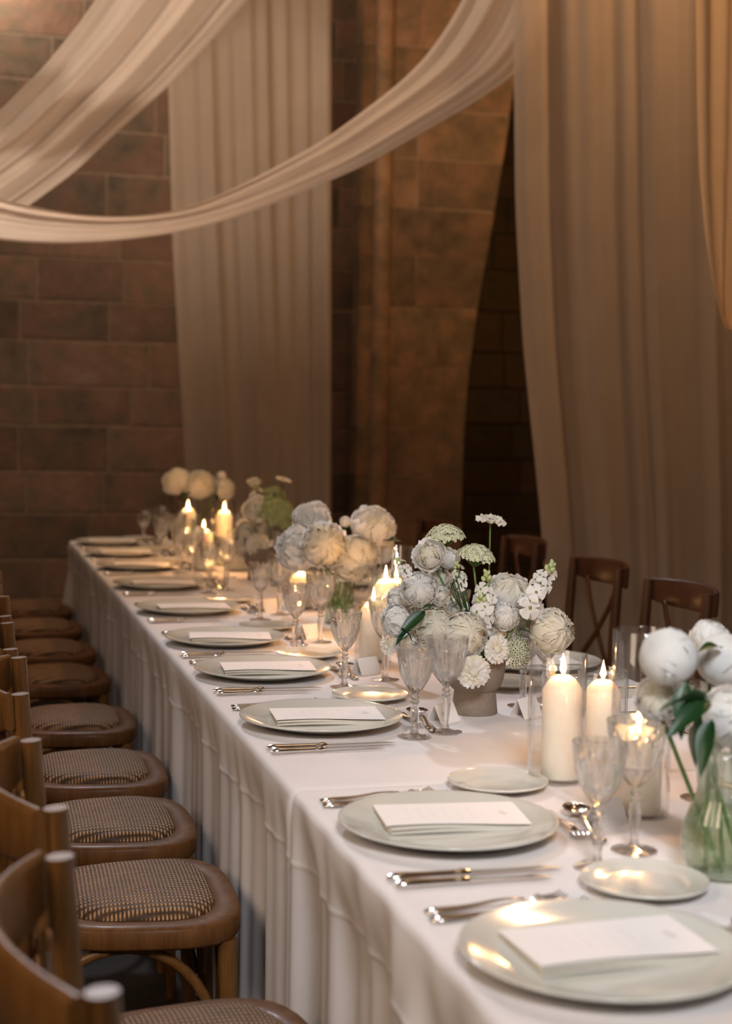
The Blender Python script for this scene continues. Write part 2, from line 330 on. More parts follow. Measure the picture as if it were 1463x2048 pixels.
# ------------------------------------------------------------------ table
XL, XR, XC, Y0, YS, Y1, TZ = .523, 1.537, 1.03, .55, 2.33, 7.275, .75
def cloth(y0, y1, seed, flare_far, amp):
    r = random.Random(seed); cr = .022; step = .009; pts = []
    def side(a, b, n):
        a = Vector(a); b = Vector(b); m = max(2, int((b - a).length/step))
        for i in range(m): pts.append((a + (b - a)*i/m, Vector(n)))
    def corner(c, a0):
        for i in range(6): a = a0 - PI/2*i/6; n = Vector((math.cos(a), math.sin(a))); pts.append((Vector(c) + n*cr, n))
    side((XL, y0 + cr), (XL, y1 - cr), (-1, 0)); corner((XL + cr, y1 - cr), PI)
    side((XL + cr, y1), (XR - cr, y1), (0, 1)); corner((XR - cr, y1 - cr), PI/2)
    side((XR, y1 - cr), (XR, y0 + cr), (1, 0)); corner((XR - cr, y0 + cr), 0)
    side((XR - cr, y0), (XL + cr, y0), (0, -1)); corner((XL + cr, y0 + cr), -PI/2)
    ks = [(r.uniform(6, 11), r.uniform(0, 6.3), .8), (r.uniform(15, 21), r.uniform(0, 6.3), .8), (r.uniform(27, 40), r.uniform(0, 6.3), .75), (r.uniform(55, 75), r.uniform(0, 6.3), .3)]
    dep = [-.0215, -.016, -.006, .002, .012, .024, .04, .06, .08, .1, .106, .110, .114, .12, .15, .2, .26, .33, .42, .52, .62, .70, .742]
    v = []; s = 0; prev = None
    for p, n in pts:
        if prev is not None: s += (p - prev).length
        prev = p
        w = sum(a*math.sin(k_*s + ph) for k_, ph, a in ks); w = math.copysign(abs(w/1.9)**.8, w)
        w2 = sum(a*math.sin(k_*s + ph + 1.1) for k_, ph, a in ks)/1.9
        fl = sum(math.exp(-((p - Vector(c)).length/.11)**2) for c in ((XL, y1), (XR, y1))) if flare_far else 0
        seam = 1 - math.exp(-((p.y - YS)/.05)**2)
        for d in dep:
            if d < 0: q = p - n*(-d); zz_ = TZ - (.016 + d)**2*12 if d > -.016 else TZ
            else:
                rise = min(1, d/.16); rise = rise*rise*(3 - 2*rise)
                g = min(1, d/.55)
                ww = w*(1 - .25*g) + w2*.25*g
                off = amp*seam*rise*ww - .016*rise*seam + .004*min(1, d/.03) + .002*math.exp(-((d - .11)/.0035)**2) + fl*.16*d + (p.y < YS)*seam*.004*math.sin(40*s)*math.exp(-((d - .06)/.05)**2)
                q = p + n*off; zz_ = TZ - .0035 - d
            v.append((q.x, q.y, max(zz_, .004)))
    nv = len(dep); f = grid_faces(len(pts), nv, True)
    m = MB(); m.add(v, f); q = .0214; m.add([(XL + q, y0 + q, TZ), (XR - q, y0 + q, TZ), (XR - q, y1 - q, TZ), (XL + q, y1 - q, TZ)], [(0, 1, 2, 3)]); me = m.mesh('tablecloth', 'linen_cloth'); return me
tag(obj('tablecloth', cloth(Y0, YS - .001, 4, False, .026)), 'white linen cloth with deep gathered folds on the aisle end of the table', 'tablecloth')
tag(obj('tablecloth', cloth(YS + .001, Y1, 9, True, .017)), 'long white linen cloth reaching the table end by the stone wall', 'tablecloth')
for ya, yb, lab in ((Y0, YS, 'shorter banquet table under the gathered cloth'), (YS, Y1, 'long banquet table under the long white cloth')):
    t_ = thing('banquet_table', lab, 'table', (XC, (ya + yb)/2, 0)); hy = (yb - ya)/2 - .06; hx = .42
    obj('table_top', MB().box((-hx, -hy, .70), (hx, hy, .74)).mesh('table_top', 'table_wood', False), t_)
    lm = MB().tube([(0, 0, 0), (0, 0, .70)], .025, 10).mesh('leg', 'table_wood')
    for sx_ in (-1, 1):
        for sy_ in (-1, 1): obj('leg', lm, t_, loc=(sx_*(hx - .06), sy_*(hy - .08), 0))
# ------------------------------------------------------------------ chairs
def seat_outline(n, dx, dy, taper, inset=0, p=3.4):
    o = []
    for i in range(n):
        a = 2*PI*i/n; c, s = math.cos(a), math.sin(a)
        k_ = (abs(c)**p + abs(s)**p)**(-1/p)
        x = c*k_; y = s*k_*(1 + taper*x)
        o.append((x*(dx - inset), y*(dy - inset)))
    return o
def chair_parts(wm):
    P = {}
    n = 48; m = MB(); rings = []
    for ins, z in ((.05, .428), (.004, .428), (0, .434), (0, .462), (.006, .468), (.045, .468), (.05, .460), (.05, .428)):
        rings.append([(x + .005, y, z) for x, y in seat_outline(n, .185, .205, .10, ins)])
    v = [rings[k][i] for i in range(n) for k in range(8)]; m.add(v, grid_faces(n, 8, True)); P['seat_frame'] = (m.mesh('seat_frame', 'seat_wood' if wm == 'chair_wood' else wm), 1)
    m = MB(); v = []; prof = [(.046, .458), (.046, .470), (.050, .478), (.060, .485), (.085, .491), (.12, .4945), (.16, .496)]
    for i in range(n):
        for ins, z in prof: o = seat_outline(n, .185, .205, .10, ins)[i]; v.append((o[0] + .005, o[1], z))
    f = grid_faces(n, len(prof), True); f.append(tuple(i*len(prof) + len(prof) - 1 for i in range(n))); m.add(v, f); P['seat_pad'] = (m.mesh('seat_pad', 'rattan'), 1)
    path = interp([(-.262, 0, 0), (-.225, 0, .2), (-.192, 0, .42), (-.188, 0, .62), (-.205, 0, .88)], 16)
    P['back_post'] = (MB().tube(path, list(np.interp(np.linspace(0, 1, 16), [0, .5, .8, 1], [.014, .018, .0165, .0148])), 14, upv=(1, 0, 0)).mesh('back_post', wm, True, 40), 0)
    path = [(.168, 0, 0), (.160, 0, .2), (.152, 0, .43)]
    P['front_leg'] = (MB().tube(path, [.012, .015, .018], 12).mesh('front_leg', wm, True, 40), 0)
    m = MB(); v = []; ny = 26
    for i in range(ny):
        u = -1 + 2*i/(ny - 1); y = u*.207; b = -.060*(1 - u*u) - .012; e = .012*(1 - abs(u)**4)
        zt = .884 + .006*(1 - u*u); zb = .808 - .004*(1 - u*u) + .012*abs(u)**6
        for dx_, zz_ in ((0, zb + .004), (0, zt - .006), (-.004, zt - .001), (-.009, zt), (-.014, zt - .003), (-.017, zt - .01), (-.017, zb + .006), (-.012, zb), (-.005, zb)):
            v.append((-.205 + b + dx_ + (.88 - zz_)*.06, y, zz_))
    f = []
    for i in range(ny - 1):
        for k_ in range(9): f.append((i*9 + k_, i*9 + (k_ + 1) % 9, i*9 + 9 + (k_ + 1) % 9, i*9 + 9 + k_))
    f += [tuple(range(9))[::-1], tuple((ny - 1)*9 + k_ for k_ in range(9))]; m.add(v, f); P['crest_rail'] = (m.mesh('crest_rail', wm, True, 50), 1)
    for s in (-1, 1):
        path = interp([(-.228, s*.135, .82), (-.224, s*.10, .75), (-.215, 0, .64), (-.205, -s*.10, .55), (-.192, -s*.17, .475), (-.188, -s*.19, .45)], 18)
        P['cross_slat%d' % s] = (MB().tube(path + np.array([s*.004, 0, 0]), .0125, 10, flat=.5, upv=(1, 0, 0)).mesh('cross_slat', wm), 1)
    for s in (-1, 1):
        pts = [(x_ , s*(.168 + .006*math.sin(a)), z_) for a, x_, z_ in [(a, -.03 + .165*math.cos(a), .235 + .19*math.sin(a)) for a in np.linspace(PI*.985, PI*.015, 20)]]
        P['arch_brace%d' % s] = (MB().tube(pts, .0095, 8).mesh('arch_brace', wm), 1)
    pts = [(.150 , .150*math.cos(a), .25 + .175*math.sin(a)) for a in np.linspace(PI, 0, 20)]
    P['arch_brace_front'] = (MB().tube(pts, .0095, 8).mesh('arch_brace', wm), 1)
    return P
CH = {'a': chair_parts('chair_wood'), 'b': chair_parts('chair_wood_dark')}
def chair(x, y, rz, label, which, group):
    t_ = thing('cross_back_chair', label, 'chair', (x, y, 0), rz, group); P = CH[which]
    for nm, (me, full) in P.items():
        b = nm.rstrip('-1').replace('_front', '') if nm.startswith(('cross', 'arch')) else nm
        if full: obj(b, me, t_)
        else:
            for s in (-1, 1): obj('leg' if nm == 'front_leg' else b, me, t_, loc=(0, s*(.194 if nm == 'back_post' else .170), 0))
    return t_
LY = [1.40, 1.99, 2.735, 3.235, 3.74, 4.37, 5.12, 5.71, 6.33, 6.94]
for i, y in enumerate(LY):
    chair(.318 + random.uniform(-.006, .006), y, R(random.uniform(-2, 2)), 'brown cross-back chair with woven rattan seat, %s from the stone-wall end, row away from drapes' % ORD[9 - i], 'a', 'cross-back chairs on the aisle side')
RY = [3.42, 3.95, 4.66, 5.62, 6.6]
for i, y in enumerate(RY):
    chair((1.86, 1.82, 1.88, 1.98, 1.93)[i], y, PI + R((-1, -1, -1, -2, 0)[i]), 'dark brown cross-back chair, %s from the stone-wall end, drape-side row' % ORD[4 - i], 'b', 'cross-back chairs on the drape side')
# ------------------------------------------------------------------ tableware
def plate_mesh(Rr, name, mat, rim):
    k = Rr/.16
    prof = [(.0001, .0085), (.095*k, .0085), (.108*k, .0095), (.125*k, .0125), (.145*k, rim*.83), (.158*k, rim - .0004), (.160*k, rim), (.1605*k, rim - .002), (.158*k, rim - .004), (.14*k, rim*.62), (.115*k, .0062), (.1*k, .004), (.096*k, .0), (.09*k, .0), (.088*k, .004), (.0001, .0045)]
    return MB().lathe(prof, 72).mesh(name, mat)
PL = plate_mesh(.16, 'dinner_plate', 'porcelain', .023); SP = plate_mesh(.082, 'side_plate', 'porcelain_white', .016)
def sheet_block(w, d, z0, z1, mat, name, curl=0, nx=14, ny=6, rnd=0, seed=0):
    r = random.Random(seed); top = []; bot = []
    for i in range(nx):
        for j in range(ny):
            x = -w/2 + w*i/(nx - 1); y = -d/2 + d*j/(ny - 1); u = i/(nx - 1); q = j/(ny - 1)
            c = curl*((1 - q)**2*math.sin(PI*u*1.3 + .4) + .4*math.sin(5*u)*(1 - q))
            top.append((x, y, z1 + c)); bot.append((x, y, z0 + c*.7))
    f = grid_faces(nx, ny); n = nx*ny; m = MB(); m.add(top + bot, [q[::-1] for q in f][:0] + f + [tuple(i + n for i in q[::-1]) for q in f])
    edge = [i*ny for i in range(nx)] + [(nx - 1)*ny + j for j in range(1, ny)] + [i*ny + ny - 1 for i in range(nx - 2, -1, -1)] + [j for j in range(ny - 2, 0, -1)]
    m.f += [(edge[i], edge[i] + n, edge[(i + 1) % len(edge)] + n, edge[(i + 1) % len(edge)]) for i in range(len(edge))]
    return m.mesh(name, mat, True, 35)
NAP = [sheet_block(.212, .118, .0, .0024, 'napkin_linen', 'fold', .0015, seed=1), sheet_block(.206, .112, .0024, .0048, 'napkin_linen', 'fold', .002, seed=2), sheet_block(.209, .115, .0048, .0072, 'napkin_linen', 'fold', .0024, seed=3)]
MENU = sheet_block(.215, .118, 0, .0009, 'menu_paper', 'menu_card', .0022)
def knife_meshes(L):
    h = L*.47; m = MB(); hs = interp([(0, 0, .006), (.006, 0, .006), (h*.5, 0, .006), (h, 0, .006)], 14)
    m.tube(hs, list(np.interp(np.linspace(0, 1, 14), [0, .06, .15, .5, .85, .93, 1], [.004, .0085, .0088, .0070, .0066, .0085, .006])), 12, flat=.7, upv=(0, 0, 1))
    b = MB(); v = []; n = 14
    for i in range(n):
        u = i/(n - 1); x = h + (L - h)*u; w = .009*(1 - .15*math.sin(PI*u)) if u < .75 else .009*math.sqrt(max(.02, 1 - ((u - .75)/.25)**2)); th = .0012*(1 - .5*u)
        yb = -.006
        v += [(x, yb, .006 - th), (x, yb, .006 + th), (x, yb + w*1.7, .006 + th*.3), (x, yb + w*1.7, .006 - th*.3)]
    f = []
    for i in range(n - 1):
        for e in range(4): f.append((i*4 + e, i*4 + (e + 1) % 4, i*4 + 4 + (e + 1) % 4, i*4 + 4 + e))
    f += [(3, 2, 1, 0), tuple((n - 1)*4 + e for e in range(4))]; b.add(v, f)
    return m.mesh('handle', 'silver', True, 60), b.mesh('blade', 'silver', True, 40)
def handle_path(L, rise):
    return interp([(0, 0, .004), (L*.3, 0, .005), (L*.55, 0, .006 + rise), (L*.70, 0, .006 + rise*.6)], 12)
def fork_meshes(L):
    m = MB(); m.tube(handle_path(L, .006), list(np.interp(np.linspace(0, 1, 12), [0, .1, .5, .8, 1], [.006, .0105, .006, .0035, .0035])), 10, flat=.3, upv=(0, 0, 1))
    h = MB(); v = []; n = 6
    for i in range(n):
        u = i/(n - 1); x = L*(.69 + .13*u); w = .003 + .0095*math.sin(u*PI/2); z = .0095 - .006*math.sin(u*PI)
        v += [(x, -w, z), (x, w, z), (x, w, z - .0018), (x, -w, z - .0018)]
    f = []
    for i in range(n - 1):
        for e in range(4): f.append((i*4 + e, i*4 + (e + 1) % 4, i*4 + 4 + (e + 1) % 4, i*4 + 4 + e))
    f += [(3, 2, 1, 0), tuple((n - 1)*4 + e for e in range(4))]; h.add(v, f)
    for q in range(4):
        y = -.0108 + .0072*q; h.tube([(L*.815, y*.95, .009), (L*.88, y, .0062), (L*.95, y, .0075), (L, y, .0125)], [.0017, .0016, .0014, .0008], 6)
    return m.mesh('handle', 'silver'), h.mesh('tines', 'silver', True, 40)
def spoon_meshes(L):
    m = MB(); m.tube(handle_path(L, .007), list(np.interp(np.linspace(0, 1, 12), [0, .1, .5, .8, 1], [.006, .0105, .006, .0035, .004])), 10, flat=.3, upv=(0, 0, 1))
    b = MB(); v = []; nu, nr = 20, 6; cx = L*.845; a = L*.158; w = .0215
    for s_, dz in ((1, 0), (-1, -.0016)):
        for i in range(nu):
            t_ = 2*PI*i/nu
            for j in range(nr):
                r_ = j/(nr - 1); v.append((cx + a*r_*math.cos(t_), w*r_*math.sin(t_)*(1 - .14*math.cos(t_)), .0125 - .011*(1 - r_*r_) + dz + .002))
    f = grid_faces(nu, nr, True) + [q[::-1] for q in grid_faces(nu, nr, True, nu*nr)]
    f += [(i*nr + nr - 1, nu*nr + i*nr + nr - 1, nu*nr + ((i + 1) % nu)*nr + nr - 1, ((i + 1) % nu)*nr + nr - 1) for i in range(nu)]
    b.add(v, f); return m.mesh('handle', 'silver'), b.mesh('bowl', 'silver', True, 60)
KN = (knife_meshes(.242), knife_meshes(.212)); FK = (fork_meshes(.21), fork_meshes(.185)); SPN = spoon_meshes(.185); DF = fork_meshes(.165)
def goblet_meshes(h, rb):
    zs = h*.50; bw = MB(); n = 80
    cut = lambda a, z: 1 - .10*abs(math.sin(a*5))**1.5*(1 if zs + .004 < z < h*.88 else 0) - .035*abs(math.sin(a*10 + 1.57))*(1 if h*.80 < z < h*.90 else 0)
    o = [(.006, zs - .002), (.013, zs + .004), (rb*.52, zs + .014), (rb*.74, zs + .028), (rb*.86, zs + .044), (rb*.92, h*.80), (rb*.955, h*.88), (rb*.96, h*.905), (rb*.985, h*.96), (rb, h)]
    i_ = [(rb - .0015, h), (rb*.985 - .0018, h*.96), (rb*.94 - .002, h*.88), (rb*.84 - .003, zs + .046), (rb*.66, zs + .030), (rb*.40, zs + .018), (.0005, zs + .012)]
    up_ = interp(o, 22); bw.lathe([tuple(q) for q in up_] + i_, n, lambda a, z: 1); 
    # cut flutes on the outer wall only
    L_ = 22 + len(i_); 
    for a_ in range(n):
        for q in range(22):
            x, y, z = bw.v[a_*L_ + q]; c_ = cut(2*PI*a_/n, z); bw.v[a_*L_ + q] = (x*c_, y*c_, z)
    st = MB(); hexa = lambda a, z: 1 - .10*abs(math.sin(a*3))
    st.lathe([(.0001, .006), (.009, .007), (.0065, .016), (.0062, .022), (.0082, h*.20), (.0092, h*.30), (.0062, h*.37), (.0095, h*.39), (.0095, h*.405), (.006, h*.42), (.0085, h*.44), (.0085, h*.455), (.0058, h*.47), (.0075, h*.495), (.0001, h*.50)], 18, hexa)
    ft = MB(); rf = .0335; ft.lathe([(.0001, .0085), (.008, .008), (.016, .0048), (rf*.85, .003), (rf, .0022), (rf, .0006), (rf*.96, 0), (.0001, .0012)], 40, lambda a, z: 1 - .035*abs(math.sin(a*6)))
    return bw.mesh('bowl', 'crystal', True, 22), st.mesh('stem', 'crystal', True, 30), ft.mesh('foot', 'crystal', True, 50)
GA = goblet_meshes(.172, .0375); GB = goblet_meshes(.186, .0425)
m = MB(); a_ = R(62); w_, d_ = .031, .020
for s in (-1, 1): m.add([(-w_, s*d_, 0), (w_, s*d_, 0), (w_, s*.0006, .038), (-w_, s*.0006, .038), (-w_, s*(d_ - .001), 0), (w_, s*(d_ - .001), 0), (w_, 0, .0372), (-w_, 0, .0372)], [(0, 1, 2, 3), (7, 6, 5, 4), (0, 4, 5, 1), (1, 5, 6, 2), (2, 6, 7, 3), (3, 7, 4, 0)])
TENT = m.mesh('place_card', 'paper', False)
PY = [1.494, 2.036, 2.821, 3.40, 3.91, 4.557, 5.23, 5.886, 6.46, 7.03]
GAD = {1: (.833, 1.83), 2: (.836, 2.675), 3: (.838, 3.212), 4: (.848, 3.763), 5: (.872, 4.347), 7: (.828, 5.70)}
GBD = {1: (.917, 1.893), 2: (.908, 2.707), 3: (.955, 3.29), 4: (.943, 3.881), 5: (.955, 4.46), 7: (.866, 5.60)}
WORD = ORD
def setting(i, side):
    y0 = PY[i]; rowl = 'row away from drapes' if side == 0 else 'drape-side row'; rr = 'aisle row' if side == 0 else 'drape-side row'
    where = '%s place from the stone-wall end, %s' % (WORD[9 - i], rowl); jr = random.Random(i*7 + side)
    base = 0 if side == 0 else PI
    def at(dx, dy, z=TZ):
        return (.69 + dx, y0 + dy, z) if side == 0 else (2*XC - .69 - dx, y0 - dy, z)
    def put2(name, meshes, names, dx, dy, rz, lab, cat, z=TZ):
        t_ = thing(name, lab + ', ' + where, cat, at(dx, dy, z), base + rz, '%s in the %s' % (name.replace('_', ' ') + 's', rr))
        for me, nn in zip(meshes, names): obj(nn, me, t_)
        return t_
    def put1(name, me, dx, dy, rz, lab, cat, z=TZ):
        o = obj(name, me, loc=at(dx, dy, z)); o.rotation_euler.z = base + rz
        return tag(o, lab + ', ' + where, cat, '%s in the %s' % (name.replace('_', ' ') + 's', rr))
    put1('dinner_plate', PL, 0, 0, 0, 'pale sage dinner plate', 'plate')
    na = R(jr.uniform(-4, 5)) + R(-3); oy = (.03, .045, .02, .02, .01, 0, 0, 0, 0, 0)[i]
    t_ = thing('napkin', 'folded cream linen napkin, ' + where, 'napkin', at(.015, oy*.6, TZ + .0090), base + na, 'napkins in the %s' % rr)
    for q, me in enumerate(NAP): obj('fold', me, t_, M=Matrix.Rotation(R((1.5, -1, .8)[q]), 4, 'Z'))
    put1('menu_card', MENU, .015, oy*.6 + .004, na + R(jr.uniform(-3, 3)), 'white menu card with faint writing', 'menu card', TZ + .0190)
    near = side == 0
    if near or i < 7: put1('side_plate', SP, .165, .238, 0, 'small pale side plate', 'plate')
    put2('dinner_knife', KN[0], ('handle', 'blade'), -.152, -.207, R(jr.uniform(-1.5, 1)), 'longer silver knife', 'knife')
    put2('starter_knife', KN[1], ('handle', 'blade'), -.150, -.236, R(jr.uniform(-1.5, 1)), 'shorter silver knife', 'knife')
    put2('dinner_fork', FK[0], ('handle', 'tines'), -.145, .172, R(3 + jr.uniform(-1, 1)), 'longer silver fork', 'fork')
    put2('starter_fork', FK[1], ('handle', 'tines'), -.142, .202, R(3 + jr.uniform(-1, 1)), 'shorter silver fork', 'fork')
    put2('dessert_spoon', SPN, ('handle', 'bowl'), .196, -.105, R(83 + jr.uniform(-3, 3)), 'silver dessert spoon', 'spoon')
    put2('dessert_fork', DF, ('handle', 'tines'), .182, .075, R(-91 + jr.uniform(-2, 2)), 'silver dessert fork', 'fork')
    if i > 0 or side == 1:
        ax, ay = (GAD[i][0] - .69, GAD[i][1] - y0) if (side == 0 and i in GAD) else (.143 + jr.uniform(-.004, .004), -.172 + jr.uniform(-.02, .01))
        bx, by = (GBD[i][0] - .69, GBD[i][1] - y0) if (side == 0 and i in GBD) else (.218 + jr.uniform(-.004, .006), -.105 + jr.uniform(-.012, .012))
        put2('wine_goblet', GA, ('bowl', 'stem', 'foot'), ax, ay, jr.uniform(0, 3), 'smaller cut-crystal goblet', 'glass')
        put2('water_goblet', GB, ('bowl', 'stem', 'foot'), bx, by, jr.uniform(0, 3), 'larger cut-crystal goblet', 'glass')
    put1('place_card', TENT, .247, {1: -.005, 4: .06}.get(i, -.012), R(38 + jr.uniform(-12, 12)), 'white tented place card', 'card')
for i in range(10): setting(i, 0)
for i in range(1, 9): setting(i, 1)
# ------------------------------------------------------------------ candles
def candle(x, y, rg, hg, rc, hc, where, flame_w=1., z=TZ, e=4.6, ox=0.):
    m = MB(); m.lathe([(.0001, 0), (rg - .003, 0), (rg, .003), (rg, hg - .001), (rg - .0008, hg), (rg - .0025, hg), (rg - .003, hg - .001), (rg - .003, .009), (rg - .006, .006), (.0001, .006)], 56)
    tag(obj('glass_cylinder', m.mesh('glass_cylinder', 'clear_glass', True, 50), loc=(x, y, z)), 'clear glass cylinder holding the ' + where, 'candle holder', 'glass candle cylinders')
    t_ = thing('pillar_candle', 'lit white pillar candle, ' + where, 'candle', (x + (rg - rc - .003)*.8*ox, y, z + .0065), random.uniform(0, 6), 'white pillar candles')
    obj('wax_body', MB().lathe([(.0001, 0), (rc*.95, 0), (rc, .003), (rc, hc - .022), (rc*.97, hc - .017), (rc*.84, hc - .008), (rc*.58, hc + .002), (rc*.36, hc + .006), (rc*.26, hc + .0055), (.0001, hc + .003)], 40).mesh('wax_body', 'wax'), t_)
    obj('wick', MB().tube([(0, 0, hc + .002), (.0006, 0, hc + .010), (.0016, 0, hc + .013)], .0008, 6).mesh('wick', 'wick'), t_)
    k_ = flame_w; f0 = hc + .008
    obj('flame', MB().lathe([(.0001, f0), (.0032*k_, f0 + .004), (.0046*k_, f0 + .010), (.0042*k_, f0 + .016), (.0026*k_, f0 + .024), (.0011*k_, f0 + .031), (.0001, f0 + .036)], 16).mesh('flame', 'flame_core'), t_)
    l = lamp('POINT', 'candle_light', (x + (rg - rc - .003)*.8*ox, y, z + .0065 + hc + .026), e, (1, .47, .15), shadow_soft_size=.006); l.parent = t_; l.matrix_parent_inverse = t_.matrix_basis.inverted()
candle(.967, 2.30, .048, .215, .0335, .165, 'medium one of three beside the footed clay pot', 1.1, e=1.9, ox=1)
candle(1.14, 2.50, .046, .150, .0335, .118, 'short one of three beside the footed clay pot', 1.05, e=1.9)
candle(1.012, 2.076, .046, .285, .036, .122, 'in the tall glass beside the peony vase', 1.1, e=1.9, ox=-.6)
candle(1.0, 3.56, .046, .165, .034, .135, 'medium one between the clay pot and the peony bouquet')
candle(1.10, 3.80, .046, .200, .034, .165, 'tall one between the clay pot and the peony bouquet')
candle(1.165, 3.92, .046, .255, .034, .150, 'in the tallest glass before the peony bouquet')
candle(1.052, 4.60, .046, .150, .036, .098, 'squat one past the peony bouquet')
candle(1.05, 6.00, .046, .265, .034, .210, 'tall one of three near the stone-wall end', 1.2, e=9)
candle(.935, 5.80, .046, .200, .034, .150, 'medium one of three near the stone-wall end', 1.2, e=9)
candle(.975, 6.48, .046, .230, .034, .190, 'by the last peony bouquet at the stone-wall end', 1.2, e=9)
candle(1.07, 5.78, .046, .160, .034, .125, 'short one of three near the stone-wall end', 1.2, e=9)
# ------------------------------------------------------------------ flowers
def sphere_petal(phimax, width, curl, ruf, seed, mat='petal_white', nu=11, nv=8):
    r = random.Random(seed); ph = r.uniform(0, 6.3); k_ = r.uniform(3, 5.5); v = []
    for i in range(nu):
        u = -1 + 2*i/(nu - 1)
        for j in range(nv):
            t_ = j/(nv - 1); w = width*math.sin(PI*(.12 + .72*t_))
            edge = 1 - .16*abs(u)**3 - .05*math.sin(k_*u*1.7 + ph)*t_ - .03*math.sin(k_*u*5 + ph)*t_*t_
            phi = phimax*t_*edge + .03; th = u*w/max(math.sin(min(phi, PI - .3)), .42)
            rr = 1 + curl*t_**3 + ruf*t_*t_*math.sin(k_*u*2.2 + ph) - .05*(1 - u*u)*t_
            v.append((rr*math.sin(phi)*math.cos(th), rr*math.sin(phi)*math.sin(th), -rr*math.cos(phi)))
    m = MB(); m.add(v, grid_faces(nu, nv)); return m.mesh('petal', mat)
PET = {}
def pets(key, n, *a):
    if key not in PET: PET[key] = [sphere_petal(*a[:4], seed=hash(key) % 97*10 + q if False else sum(map(ord, key))*3 + q, mat=a[4]) for q in range(n)]
    return PET[key]
def orient(d, spin=0): return Vector(d).normalized().to_track_quat('Z', 'Y').to_matrix().to_4x4() @ Matrix.Rotation(spin, 4, 'Z')
def core_mesh(seed, mat, lum=.1):
    r = random.Random(seed); ph = [r.uniform(0, 6.3) for _ in range(6)]; m = MB(); v = []; nu, nv = 24, 14
    for i in range(nu):
        a = 2*PI*i/nu
        for j in range(nv):
            b = PI*j/(nv - 1); q = 1 + lum*math.sin(5*a + ph[0] + 3*b)*math.sin(b) + lum*.8*math.sin(9*b + ph[1] + 2*math.sin(3*a + ph[2]))*math.sin(b)
            v.append((q*math.sin(b)*math.cos(a), q*math.sin(b)*math.sin(a), q*math.cos(b)))
    m.add(v, grid_faces(nu, nv, True)); return m.mesh('heart', mat)
CORE = {k_: core_mesh(q, k_, .12) for q, k_ in enumerate(('petal_white', 'petal_cream', 'petal_heart'))}
SMOOTH = {k_: core_mesh(q + 9, k_, .015) for q, k_ in enumerate(('petal_white', 'petal_cream'))}
LEAF = []
for q in range(3):
    m = MB(); v = []; nu, nv = 5, 9
    for i in range(nu):
        u = -1 + 2*i/(nu - 1)
        for j in range(nv):
            t_ = j/(nv - 1); w = .20*math.sin(PI*t_**.8)**.9*(1 - .25*t_)
            v.append((u*w, .05*math.sin(3*t_ + q) + .10*u*u*w*4 , t_)); v[-1] = (v[-1][0], v[-1][1] - .25*t_*t_, t_)
    m.add(v, grid_faces(nu, nv)); LEAF.append(m.mesh('leaf', 'leaf_green'))
def stem_path(a, b, sag=.0):
    a = Vector(a); b = Vector(b); d = b - a
    return [a + d*t_ + Vector((0, 0, sag*math.sin(PI*t_))) for t_ in np.linspace(0, 1, 8)]
def put(name, me, t_, base, M): return obj(name, me, t_, M=Matrix.Translation(-Vector(base)) @ M)
